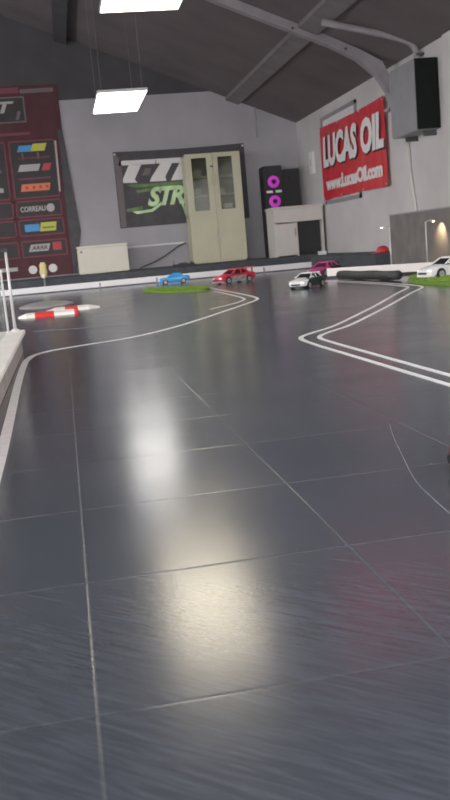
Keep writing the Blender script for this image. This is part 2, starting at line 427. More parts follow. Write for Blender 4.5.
facing('logo', -1.4, -.9, 1.80, 1.88, M['dimwhite'], t, 3); facing('logo', -1.4, -.9, 2.15, 2.2, M['dimgrey'], t, 3)
facing('logo_stroke', -1.4, -.82, .36, .43, M['dimwhite'], t, 3)
for x in (-.545, -.175):
    B().lathe([(.078, 0), (.078, -.004)], (x, YW-.02, .36), 'Y', 20).build('logo_disc', M['banwhite'], t)
# draped outer edge
B().prism([(.12, YW-.03, 2.66), (.15, YW-.03, 2.66), (.13, YW-.03, 1.75), (.10, YW-.03, 1.75)], (0, -.006, 0)).build('edge_highlight', M['dimwhite'], t)
B().prism([(.20, YW-.006, 2.85), (.28, YW-.006, 2.85), (.42, YW-.006, 1.0), (.26, YW-.006, .22), (.20, YW-.006, .22)], (0, -.02, 0)).build('side_fold', M['bannerdark'], t)

# ------------------------------------------------------------------ dark banner behind the cabinet
t = thing('logo_banner', 'dark banner with big white and lime lettering behind the cream cabinet', 'banner', (2.4, YW, 1.0))
b = B(); pts = [(1.16+(3.66-1.16)*i/24, YW-.008-.005*(1+math.sin(i*1.3))) for i in range(25)]
b.loft([[(x, y, .98), (x, y-.004, .98), (x, y-.004, 2.385-.02*math.sin(math.pi*(x-1.16)/2.5)), (x, y, 2.385-.02*math.sin(math.pi*(x-1.16)/2.5))] for x, y in pts])
b.build('fabric', M['bannerdark'], t)
yt = YW-.026
def slab(pts, name, m, lay=0): return B().prism([(x, yt-.006*lay, z) for x, z in pts], (0, -.004, 0)).build(name, m, t)
# huge slanted letters T T R with joined tops
slab([(1.17, 2.36), (1.30, 2.22), (1.28, 1.0), (1.18, 1.0)], 'grey_edge', M['dimgrey'])
slab([(1.24, 2.13), (1.27, 2.215), (1.96, 2.205), (1.93, 2.12)], 'letter_top', M['banwhite'])
slab([(1.44, 2.14), (1.68, 2.14), (1.52, 1.86), (1.56, 1.80), (1.30, 1.81), (1.30, 1.88)], 'letter_stem', M['banwhite'])
slab([(1.95, 2.12), (1.96, 2.205), (2.56, 2.20), (2.53, 2.10)], 'letter_top', M['banwhite'], 1)
slab([(2.05, 2.14), (2.27, 2.14), (2.10, 1.87), (2.12, 1.79), (1.80, 1.80), (1.84, 1.88)], 'letter_stem', M['banwhite'])
slab([(2.42, 2.14), (2.70, 2.14), (2.70, 1.79), (2.20, 1.79), (2.24, 1.86)], 'letter_stem', M['banwhite'])
slab([(1.74, 2.05), (1.85, 2.05), (1.80, 1.92), (1.66, 1.92)], 'grey_patch', M['dimgrey'])
slab([(1.36, 1.77), (2.7, 1.76), (2.7, 1.70), (1.5, 1.71)], 'brush_stroke', M['darkgreen'])
slab([(1.52, 1.66), (2.0, 1.70), (2.02, 1.64), (1.55, 1.61)], 'brush_stroke', M['darkgreen'], 1)
slab([(1.30, 1.33), (1.62, 1.36), (1.62, 1.30), (1.32, 1.27)], 'brush_stroke', M['darkgreen'], 1)
lettering('lettering', 'STRI', M['green'], t, (1.72, yt-.012, 1.34), (1, 0, 0), (0, 0, 1), .86, .36, .045, .35, .9, slant=.0)
slab([(1.42, 1.27), (1.78, 1.29), (1.99, 1.42), (1.97, 1.35), (1.80, 1.24), (1.5, 1.22)], 'brush_stroke', M['green'], 2)
slab([(2.32, 1.50), (2.37, 1.50), (2.46, 1.12), (2.42, 1.10)], 'brush_stroke', M['green'], 3)
for x in (1.19, 3.63):
    B().lathe([(.02, 0), (.02, -.012)], (x, YW-.02, 2.34), 'Y', 10).build('eyelet', M['polemetal'], t)

# ------------------------------------------------------------------ display cabinet
PZ = .2
t = thing('display_cabinet', 'tall cream cabinet with two glass doors above two solid doors', 'cabinet', (2.925, 17.0, PZ))
cx0, cx1, cy0, cy1, ct = 2.41, 3.44, 17.02, 17.46, 2.19
b = B()
b.box(cx0, cx0+.03, cy0, cy1, PZ, ct); b.box(cx1-.03, cx1, cy0, cy1, PZ, ct); b.box(cx0, cx1, cy0, cy1, ct-.03, ct)
b.box(cx0, cx1, cy0, cy1, PZ, PZ+.05); b.box(cx0, cx1, cy0, cy1, 1.06, 1.09)
b.build('carcass', M['cream'], t)
B().box(cx0+.03, cx1-.03, cy1-.02, cy1, PZ+.05, ct-.03).build('back_panel', M['shelfdark'], t)
for z in (1.42, 1.76):
    B().box(cx0+.03, cx1-.03, cy0+.02, cy1-.02, z, z+.025).build('shelf', M['cream'], t)
xm = (cx0+cx1)/2
for (a, c, gl0, gl1) in ((cx0, xm-.003, 2.53, 2.81), (xm+.003, cx1, 3.02, 3.29)):
    d = B(); z0, z1, g0, g1 = 1.075, ct-.005, 1.16, 2.11
    d.box(a, gl0, 16.995, 17.018, z0, z1); d.box(gl1, c, 16.995, 17.018, z0, z1)
    d.box(gl0, gl1, 16.995, 17.018, z0, g0); d.box(gl0, gl1, 16.995, 17.018, g1, z1)
    dr = d.build('glass_door', M['cream'], t)
    B().box(gl0, gl1, 17.004, 17.009, g0, g1).build('pane', M['cabglass'], dr)
    hx = xm-.045 if a == cx0 else xm+.03
    B().box(hx, hx+.014, 16.965, 16.995, 1.60, 1.80).build('handle', M['cream'], dr)
    if a == cx0: B().box(xm-.05, xm+.0, 16.985, 16.995, 1.93, 1.96).build('lock', M['darkgrey'], dr)
    lw = B().box(a, c, 16.995, 17.018, PZ+.04, 1.07).build('lower_door', M['cream'], t)
    B().tube([(hx+.007, 16.975, .58), (hx+.007, 16.975, .76)], .009, 8).build('handle', M['greycream'], lw)
    for zz in (.80,):
        kx = a+.15 if a == cx0 else c-.15
        B().box(kx-.03, kx+.03, 16.99, 16.995, zz, zz+.012).build('hinge_cap', M['greycream'], lw)
# box inside on the lowest right shelf
t2 = thing('packet', 'small pale cardboard packet standing inside the cabinet behind right glass', 'box', (3.2, 17.2, 1.09))
B().box(3.10, 3.26, 17.12, 17.3, 1.09, 1.27).build('carton', M['pinkwhite'], t2, bevel=.004)
B().box(3.105, 3.255, 17.116, 17.12, 1.13, 1.18).build('printed_band', M['redprint'], t2)
for (x, z, w_, h_) in ((2.62, 1.445, .2, .13), (3.12, 1.445, .15, .10), (2.66, 1.785, .18, .12)):
    tt = thing('storage_tin', {2.62: 'dull grey tin on middle shelf behind the left glass door', 3.12: 'dull grey tin on middle shelf behind the right glass door', 2.66: 'dull grey tin on top shelf behind the left glass door'}[x], 'tin', (x, 17.25, z))
    B().lathe([(w_*.45, z), (w_*.5, z+.005), (w_*.5, z+h_)], (x, 17.25, 0), 'Z', 18).build('body', M['greycream'], tt)
    B().lathe([(w_*.52, z+h_), (w_*.52, z+h_+.02), (w_*.49, z+h_+.025)], (x, 17.25, 0), 'Z', 18).build('lid', M['cargrey'], tt)

# ------------------------------------------------------------------ white chest at left
t = thing('storage_chest', 'low cream white chest against the back wall beside sponsor banner', 'chest', (.755, 17.0, PZ))
B().box(.30, 1.21, 17.0, 17.5, PZ, .66).build('body', M['creamwhite'], t, bevel=.012)
B().box(.29, 1.22, 16.985, 17.5, .664, .70).build('lid', M['creamwhite'], t, bevel=.008)
B().lathe([(.022, 0), (.022, -.012), (.012, -.016)], (.37, 17.0, .60), 'Y', 12).build('lock', M['cargrey'], t)
# white trunking and cable on wall, right of the chest
t = thing('cable_trunking', 'thin white cable trunking along back wall between chest and cabinet', 'trunking', (1.85, YB, .60))
B().box(1.25, 2.40, YB-.03, YB, .60, .635).build('trunk', M['white'], t)
B().box(1.25, 2.40, YB-.034, YB-.03, .606, .61).build('lid_seam', M['dimwhite'], t)
tag(B().tube([(2.38, YB-.05, .62), (2.2, YB-.05, .55), (1.95, YB-.05, .40), (1.7, YB-.05, .29), (1.45, YB-.06, .213)], .011, 8).build('hanging_cable', M['darkgrey'], smooth=True),
    'thin dark cable sagging down the back wall below the white trunking', 'cable')
# dark case on platform edge
t = thing('tool_case', 'low black case on the platform in front of the cabinet', 'case', (1.93, 15.1, PZ))
B().box(1.79, 2.12, 15.0, 15.2, PZ, PZ+.055).build('body', M['black'], t, bevel=.01)
B().box(1.88, 2.03, 15.09, 15.11, PZ+.055, PZ+.075).build('handle', M['darkgrey'], t, bevel=.004)
B().tube([(1.80, 15.02, PZ+.05), (1.79, 15.0, PZ+.12)], .006, 6).build('antenna', M['darkgrey'], t)

# ------------------------------------------------------------------ tower speaker
t = thing('tower_speaker', 'tall black tower speaker with two glowing purple rings', 'speaker', (4.05, 17.0, PZ))
B().box(3.87, 4.23, 17.02, 17.40, PZ, 1.88).build('cabinet', M['black'], t, bevel=.015)
for z in (1.585, 1.225):
    rg = B().lathe([(.055, -.018), (.098, -.022), (.11, -.012), (.11, 0)], (4.05, 17.02, z), 'Y', 28).build('woofer', M['purple'], t, smooth=True)
    B().lathe([(.045, -.026), (.02, -.034), (.0, -.036)], (4.05, 17.02, z), 'Y', 20).build('dust_cap', M['black'], rg, smooth=True)
for x0, x1 in ((3.905, 4.02), (4.08, 4.195)):
    B().box(x0, x1, 17.008, 17.02, 1.385, 1.425).build('badge', M['banwhite'], t)
B().box(3.89, 4.21, 17.01, 17.02, .32, .98).build('grille', M['darkgrey'], t)
# dark flat panel on wall behind
t = thing('wall_screen', 'dark grey flat panel on the back wall between speaker and corner', 'screen', (4.5, YW, 1.0))
B().box(4.26, 4.70, YW-.06, YW, 1.0, 1.84).build('case', M['darkgrey'], t, bevel=.01)
B().box(4.28, 4.68, YW-.064, YW-.06, 1.03, 1.81).build('panel', M['rubber'], t)

# ------------------------------------------------------------------ white workbench in the corner
t = thing('work_cabinet', 'off white counter unit with a black open bay, in front of speaker', 'cabinet', (4.2, 16.0, PZ))
B().box(3.74, 4.68, 15.98, 16.6, 1.035, 1.075).build('worktop', M['greycream'], t, bevel=.006)
b = B(); b.box(3.76, 3.79, 16.0, 16.58, PZ, 1.035); b.box(4.63, 4.66, 16.0, 16.58, PZ, 1.035); b.box(3.79, 4.63, 16.55, 16.58, PZ, 1.035)
b.box(4.155, 4.18, 16.0, 16.55, PZ, .80); b.build('carcass', M['greycream'], t)
B().box(3.78, 4.16, 15.985, 16.0, PZ+.02, .78).build('door', M['greycream'], t, bevel=.004)
B().box(4.12, 4.14, 15.96, 15.985, .55, .68).build('handle', M['cargrey'], t)
B().box(3.78, 4.64, 15.985, 16.0, .80, 1.03).build('drawer', M['greycream'], t, bevel=.004)
B().box(4.18, 4.63, 16.12, 16.54, PZ+.001, .795).build('black_bay', M['black'], t)
t = thing('white_box', 'tiny white box lying on the platform edge under the counter bay', 'box', (4.30, 14.93, PZ))
B().box(4.235, 4.36, 14.88, 14.98, PZ, PZ+.045).build('body', M['white'], t, bevel=.004)
B().box(4.23, 4.365, 14.875, 14.985, PZ+.045, PZ+.058).build('lid', M['white'], t, bevel=.003)
# red cap
t = thing('red_cap', 'small rounded red cap lying on the platform by right wall', 'cap', (4.32, 12.1, PZ))
b = B(); b.lathe([(.085, PZ), (.088, PZ+.03), (.075, PZ+.07), (.045, PZ+.092), (0, PZ+.1)], (4.34, 12.1, 0), 'Z', 20); b.build('crown', M['redplastic'], t, smooth=True)
b = B(); b.loft([[(4.34-.06, 12.1-.08, PZ+.006), (4.34-.06, 12.1+.05, PZ+.006), (4.34-.06, 12.1+.05, PZ+.014), (4.34-.06, 12.1-.08, PZ+.014)],
                 [(4.34-.16, 12.1-.07, PZ+.0), (4.34-.16, 12.1+.02, PZ+.0), (4.34-.16, 12.1+.02, PZ+.008), (4.34-.16, 12.1-.07, PZ+.008)]]); b.build('brim', M['redplastic'], t)

# ------------------------------------------------------------------ right wall: red banner, box, switch
t = thing('vinyl_banner', 'red banner with white lettering hung on right wall', 'banner', (W, 14.26, 1.1))
xb = W-.05
b = B(); n = 26; rings = []
for i in range(n+1):
    y = 15.87-(15.87-12.62)*i/n; o_ = .006*math.sin(i*.9)+.004*math.sin(i*2.3)
    z0 = 1.115+.015*math.sin(i/n*math.pi); z1 = 2.355-.03*math.sin(i/n*math.pi)
    rings.append([(xb+o_, y, z0), (xb+o_-.004, y, z0), (xb+o_-.004, y, z1), (xb+o_, y, z1)])
b.loft(rings); b.build('vinyl_sheet', M['red'], t)
for word, y0, wd, z0 in (('LUCAS', 15.69, 1.86, 1.655), ('OIL', 13.66, 1.0, 1.655)):
    for off, m, dn in ((.0, 'logoblack', .03), (.005, 'banwhite', 0)):
        lettering('lettering', word, M[m], t, (xb-.016-off, y0-dn, z0-dn), (0, -1, 0), (0, 0, 1), wd, .52, .05, .14, 1.0)
lettering('lettering', 'www.LucasOil.com', M['banwhite'], t, (xb-.018, 15.62, 1.265), (0, -1, 0), (0, 0, 1), 2.84, .23, .05, .05, .93)
for y in (15.82, 14.8, 13.7, 12.67):
    for z in (2.31, 1.15):
        B().lathe([(.018, -.01), (.018, -.004)], (xb-.008, y, z), 'X', 10).build('eyelet', M['polemetal'], t)

t = thing('wall_unit', 'big grey metal box with a black front on right wall', 'wall box', (4.6, 11.3, 1.66))
B().box(4.42, W, 10.86, 11.72, 1.66, 2.5).build('casing', M['boxgrey'], t, bevel=.01)
b = B(); b.box(4.425, W-.005, 10.835, 10.86, 1.67, 2.49); b.build('front_panel', M['matblack'], t)
for k in range(9):
    z = 1.74+k*.085
    B().box(4.45, W-.02, 10.825, 10.836, z, z+.02).build('louvre', M['matblack'], t)
for y in (11.0, 11.6): B().box(4.56, W, y-.02, y+.02, 1.60, 1.67).build('bracket', M['darksteel'], t)
tag(B().tube([(4.70, 11.88, 1.64), (4.695, 11.84, 1.2), (4.70, 11.75, .85), (4.70, 11.70, .66)], .02, 8).build('wall_cable', M['greycream'], smooth=True),
    'grey cable hanging down the wall under the big grey box', 'cable')
t = thing('wall_switch', 'narrow white box mounted on right wall near the back corner', 'switch box', (W, 16.58, 1.62))
B().box(W-.05, W, 16.46, 16.70, 1.63, 2.03).build('case', M['white'], t, bevel=.006)
B().box(W-.056, W-.05, 16.53, 16.63, 1.78, 1.9).build('rocker', M['greycream'], t)

# ------------------------------------------------------------------ barriers
b = B()
t = thing('track_barrier', 'long low white barrier board in front of the dark platform', 'barrier', (0, 14.6, 0))
B().box(-4.2, 4.12, 14.58, 14.64, 0, .105).build('board', M['barrier'], t, bevel=.004)
B().box(-4.2, 4.12, 14.572, 14.58, 0, .018).build('foot_strip', M['rubber'], t)
for x in (-3.4, -1.0, .55, 1.45, 3.2):
    B().box(x-.012, x+.012, 14.565, 14.58, 0, .085).build('clip', M['boxgrey'], t)
# right barrier
P1, P2 = Vector((3.0, 10.3, 0)), Vector((4.15, 8.80, 0)); d = (P2-P1).normalized(); nn = Vector((d.y, -d.x, 0))  # nn points away from camera?
if nn.y < 0: nn = -nn
def strip(P, Q, n_, t0, t1, z0, z1):
    return B().prism([P+n_*t0+Vector((0, 0, z0)), Q+n_*t0+Vector((0, 0, z0)), Q+n_*t1+Vector((0, 0, z0)), P+n_*t1+Vector((0, 0, z0))], (0, 0, z1-z0))
t = thing('side_barrier', 'white barrier board angled along right side of the track', 'barrier', tuple(P1))
strip(P1, P2, nn, 0, .06, 0, .118).build('board', M['pinkwhite'], t, bevel=.004)
strip(P1, P2, nn, -.006, 0, 0, .03).build('foot_strip', M['rubber'], t)
tb = [Vector((3.02, 9.85, 0)).lerp(Vector((3.19, 8.5, 0)), s/8)+Vector((0, 0, .05+.004*math.sin(s*1.7))) for s in range(9)]
tag(B().tube(tb, .048, 10).build('rubber_tube', M['rubber'], smooth=True, origin=tuple(tb[0]-Vector((0, 0, .05)))), 'dark rubber tube lying on the floor in front of right white barrier', 'tube')
# grey panel on the right
t = thing('backdrop_panel', 'grey brown upright board behind the model street lamps', 'panel', (4.22, 10.0, 0))
B().box(4.20, 4.24, 8.3, 11.39, 0, .675).build('board', M['panelgrey'], t, bevel=.003)
B().box(4.195, 4.245, 8.3, 11.40, .675, .69).build('top_edge', M['boxgrey'], t)
for y in (8.9, 10.9): B().box(4.24, 4.40, y-.02, y+.02, 0, .03).build('foot', M['darksteel'], t)
# left barrier with acrylic
t = thing('left_barrier', 'low board wall with white top at left edge of the track', 'barrier', (-.37, 3.4, 0))
B().box(-.46, -.262, .2, 5.06, 0, .10).build('board', M['tan'], t, bevel=.003)
B().box(-.47, -.238, .2, 5.08, .10, .122).build('cap', M['pinkwhite'], t, bevel=.004)
# red and white stripe decal on the side near the camera
for k, y in enumerate((2.2, 2.5, 2.8)):
    B().box(-.262, -.259, y, y+.15, .02, .085).build('red_patch', M['kerbred'], t)
t = thing('acrylic_screen', 'clear plastic screen standing on the left barrier wall', 'screen', (-.36, 4.9, .125))
B().box(-.332, -.328, .3, 4.92, .122, .43).build('sheet', M['acrylic'], t)
for y in (4.92, 3.4, 1.9):
    B().tube([(-.318, y, .122), (-.318, y, .44)], .006, 8).build('post', M['polemetal'], t)
    B().lathe([(.012, .45), (.012, .458), (.004, .464)], (-.318, y, -.01), 'Z', 10).build('post_cap', M['polemetal'], t)

# ------------------------------------------------------------------ model street lamps
def street_lamp(x, y, z, hgt, label, ang, bulb, black=False, scale=1.0, arm=.085):
    t = thing('model_street_lamp', label, 'street lamp', (x, y, z), 0, None)
    ca, sa = math.cos(ang), math.sin(ang)
    B().lathe([(.022*scale, 0), (.022*scale, .008), (.010*scale, .014)], (0, 0, 0), 'Z', 14).build('base', M['polemetal'], t, world=False)
    B().tube([(0, 0, .01), (0, 0, hgt)], .0095*scale, 10, .0075*scale).build('pole', M['polemetal'], t, world=False, smooth=True)
    a1 = arm*scale
    B().tube([(0, 0, hgt-.005), (ca*a1*.5, sa*a1*.5, hgt+.008), (ca*a1, sa*a1, hgt+.006)], .006*scale, 8).build('arm', M['polemetal'], t, world=False, smooth=True)
    c = Vector((ca*(a1+.02*scale), sa*(a1+.02*scale), hgt+.004)); s_ = Vector((-sa, ca, 0))*.016*scale; f_ = Vector((ca, sa, 0))*.034*scale
    h = B(); h.loft([[c-f_*1.0-s_*.8+Vector((0, 0, -.008)), c+f_-s_+Vector((0, 0, -.008)), c+f_+s_+Vector((0, 0, -.008)), c-f_+s_*.8+Vector((0, 0, -.008))],
                     [c-f_*.8-s_*.5+Vector((0, 0, .014)), c+f_*.7-s_*.5+Vector((0, 0, .008)), c+f_*.7+s_*.5+Vector((0, 0, .008)), c-f_*.8+s_*.5+Vector((0, 0, .014))]])
    hd = h.build('lamp_head', M['black'] if black else M['polemetal'], t, world=False)
    if bulb:
        B().lathe([(.011*scale, -.014), (.012*scale, -.009), (.0, -.008)], tuple(c), 'Z', 10).build('bulb', M[bulb], hd, world=False)
    return t, c
t1, c1 = street_lamp(3.54, 9.62, 0, .53, 'thin model street lamp at left end of the grey board', R(180), 'bulbcool', scale=.85)
t2_, c2 = street_lamp(3.99, 9.70, 0, .55, 'model street lamp casting warm light on the grey board', R(15), 'bulb', scale=1.0)
t3, c3 = street_lamp(-.287, 5.02, .122, .425, 'black headed model street lamp on end of left barrier', R(185), None, True, scale=.95, arm=.0)
ld = bpy.data.lights.new('lamp_glow', 'SPOT'); ld.energy = 7; ld.color = (1, .74, .38); ld.spot_size = R(105); ld.spot_blend = .7; ld.shadow_soft_size = .01
lo = bpy.data.objects.new('lamp_glow', ld); COL.objects.link(lo); lo.parent = t2_; lo.location = c2+Vector((.0, .0, -.03)); lo.rotation_euler = Vector((.10, .03, -.11)).to_track_quat('-Z', 'Y').to_euler()

# pale yellow marker on a stick in front of the banner
t = thing('marker_sign', 'pale yellow marker on a thin stick in front of sponsor banner', 'marker', (-.30, 14.7, 0))
B().tube([(-.30, 14.70, 0), (-.30, 14.70, .26)], .012, 8).build('stick', M['boxgrey'], t)
b = B(); b.loft([[(-.30+u*r_, 14.70+v*r_*.6, z) for u, v in [(math.cos(k*math.pi/5), math.sin(k*math.pi/5)) for k in range(10)]] for z, r_ in ((.235, .03), (.27, .05), (.33, .062), (.39, .05), (.43, .055), (.48, .03))])
b.build('marker_head', M['paleyellow'], t, smooth=True)
B().lathe([(.03, -.0), (.03, -.01), (.0, -.016)], (-.31, 14.665, .265), 'Y', 12).build('reflector', M['banwhite'], t)

# ------------------------------------------------------------------ turf
def blades(poly_in, z, count, hb):
    b = B(); done = 0
    xs = [p[0] for p in poly_in]; ys = [p[1] for p in poly_in]
    def inside(x, y):
        c = False; j = len(poly_in)-1
        for i in range(len(poly_in)):
            xi, yi = poly_in[i]; xj, yj = poly_in[j]
            if (yi > y) != (yj > y) and x < (xj-xi)*(y-yi)/(yj-yi)+xi: c = not c
            j = i
        return c
    while done < count:
        x, y = random.uniform(min(xs), max(xs)), random.uniform(min(ys), max(ys))
        if not inside(x, y): continue
        a = random.uniform(0, 6.28); w = .006; h_ = hb*random.uniform(.6, 1.2); lx, ly = random.gauss(0, .012), random.gauss(0, .012)
        vs = [b.bm.verts.new(p) for p in ((x-w*math.cos(a), y-w*math.sin(a), z), (x+w*math.cos(a), y+w*math.sin(a), z), (x+lx, y+ly, z+h_))]
        b.bm.faces.new(vs); done += 1
    return b
def blob(pts, n=6):   # smooth closed outline (Catmull-Rom)
    out = []; k = len(pts)
    for i in range(k):
        p0, p1, p2, p3 = [Vector((*pts[(i+j-1) % k], 0)) for j in range(4)]
        for s in range(n):
            u = s/n
            q = .5*((2*p1)+(p2-p0)*u+(2*p0-5*p1+4*p2-p3)*u*u+(3*p1-p0-3*p2+p3)*u**3)
            out.append((q.x, q.y))
    return out
def turf(pts, label, count, th=.035, hb=.03):
    o = blob(pts); cx = sum(p[0] for p in o)/len(o); cy = sum(p[1] for p in o)/len(o)
    t = thing('turf_mat', label, 'turf', (cx, cy, 0))
    sc = lambda f: [(cx+(x-cx)*f, cy+(y-cy)*f) for x, y in o]
    b = B(); b.loft([[(x, y, 0) for x, y in o], [(x, y, th*.6) for x, y in sc(.995)], [(x, y, th) for x, y in sc(.95)]])
    b.build('mat', M['turf'], t, smooth=False)
    tag(blades(sc(.96), th*.8, count, hb).build('grass', M['grass'], t), kind='stuff')
turf([(.98, 11.75), (1.02, 11.2), (1.15, 10.65), (1.4, 10.3), (1.58, 10.25), (1.66, 10.7), (1.5, 11.3), (1.22, 11.75)], 'small green turf island between blue and red cars on the track', 6000, .025, .02)
turf([(3.08, 7.8), (3.06, 7.1), (3.2, 6.85), (4.0, 6.8), (4.15, 7.6), (4.0, 8.3), (3.65, 8.45), (3.25, 8.35)], 'green turf patch under the white car at right edge', 12000)

# ------------------------------------------------------------------ kerbs and mound
def kerb(segs, y0, y1, z, label):
    xs = [s[0] for s in segs]+[segs[-1][1]]
    t = thing('track_kerb', label, 'kerb', ((xs[0]+xs[-1])/2, (y0+y1)/2, 0))
    for a, c, m in segs:
        ea = .10 if a == xs[0] else 0; eb = .10 if c == xs[-1] else 0
        yy = lambda x: .05*math.sin((x-xs[0])/(xs[-1]-xs[0])*math.pi)
        b = B(); rings = []
        for x, e in ((a, ea), ((a+c)/2, 0), (c, eb)):
            ya, yb = y0+yy(x)+e, y1+yy(x)-e; zt = z if e == 0 else .012
            rings.append([(x, ya, 0), (x, yb, 0), (x, yb-.02, zt*.6), (x, (ya+yb)/2, zt), (x, ya+.02, zt*.7)])
        b.loft(rings); b.build('red_block' if m == 'kerbred' else 'white_block', M[m], t)
    return t
kerb([(-.44, -.29, 'kerbwhite'), (-.29, -.12, 'kerbred'), (-.12, .06, 'kerbwhite'), (.06, .11, 'kerbred')], 8.22, 8.62, .035, 'red and white kerb strip nearest the camera at the left corner')
kerb([(-.20, -.02, 'kerbwhite'), (-.02, .10, 'kerbred'), (.10, .31, 'kerbwhite')], 8.76, 9.20, .035, 'red and white kerb strip just behind the nearer one')
b = B(); prof = [(.30, 0), (.29, .012), (.22, .03), (.1, .042), (0, .045)]
rings = []
for r_, h_ in prof: rings.append([(-.22+max(r_, .001)*math.cos(2*math.pi*k/28), 10.35+max(r_, .001)*1.9*math.sin(2*math.pi*k/28), h_) for k in range(28)])
b.loft(rings)
tag(b.build('traffic_island', M['mound'], origin=(-.22, 10.35, 0), smooth=True), 'low rounded grey traffic island behind the red and white kerbs', 'traffic island')

# ------------------------------------------------------------------ painted track lines
def smooth_path(pts, n=8):
    out = []; P = [Vector((*p, 0)) for p in pts]; k = len(P)
    for i in range(k-1):
        p0, p1, p2, p3 = P[max(i-1, 0)], P[i], P[i+1], P[min(i+2, k-1)]
        for s in range(n):
            u = s/n; q = .5*((2*p1)+(p2-p0)*u+(2*p0-5*p1+4*p2-p3)*u*u+(3*p1-p0-3*p2+p3)*u**3)
            out.append((q.x, q.y))
    out.append((P[-1].x, P[-1].y)); return out
def line(pts, w, label, m='line', name='track_line', z=.0005, n=8, cat='track line'):
    p = smooth_path(pts, n)
    o = B().ribbon(p, w, z).build(name, M[m], origin=(pts[0][0], pts[0][1], 0))
    return tag(o, label, cat)
line([(-.2, .9), (-.205, 2.16), (-.215, 2.9), (-.228, 3.7), (-.232, 4.3), (-.225, 4.62), (-.19, 4.85), (-.10, 5.0), (.05, 5.11), (.34, 5.29), (.62, 5.66), (.92, 6.22), (1.34, 7.09), (1.54, 7.52), (1.625, 7.76), (1.66, 7.98), (1.685, 8.4), (1.70, 9.3), (1.70, 10.2), (1.69, 11.2), (1.5, 12.0), (1.1, 12.4)],
     .030, 'white painted line bending from left barrier to the turf island')
line([(1.10, 7.05), (1.35, 7.45), (1.49, 7.75), (1.555, 8.0), (1.585, 8.5), (1.60, 9.2), (1.60, 9.9)], .024, 'short white line just inside the bend by turf island')
line([(1.14, .9), (1.12, 1.8), (1.105, 2.6), (1.09, 3.4), (1.08, 4.0), (1.10, 4.30), (1.20, 4.48), (1.39, 4.72), (1.70, 5.25), (2.01, 5.80), (2.5, 6.72), (2.78, 7.22), (2.855, 7.42), (2.88, 7.65), (2.90, 8.2), (2.87, 8.9), (2.80, 9.7), (2.6, 10.6)],
     .024, 'left line of the double white line zigzagging across right half')
line([(1.22, .9), (1.20, 1.8), (1.185, 2.6), (1.172, 3.4), (1.165, 4.0), (1.18, 4.25), (1.27, 4.42), (1.47, 4.68), (1.78, 5.2), (2.09, 5.74), (2.58, 6.62), (2.86, 7.1), (2.94, 7.32), (2.97, 7.6), (2.985, 8.2), (2.96, 8.9), (2.90, 9.7), (2.7, 10.6)],
     .024, 'right line of the double white line zigzagging across right half')
line([(-.25, 6.55), (0, 6.45), (.40, 6.28)], .022, 'short faint tape line across the floor beside end of left barrier', 'scratch')
line([(.752, 2.12), (.71, 1.98), (.66, 1.79), (.624, 1.65), (.607, 1.57), (.597, 1.49), (.587, 1.39), (.585, 1.3)], .0016, 'thin curved pale scuff on the tiles at right', 'scratch', 'scuff_mark', cat='scuff')

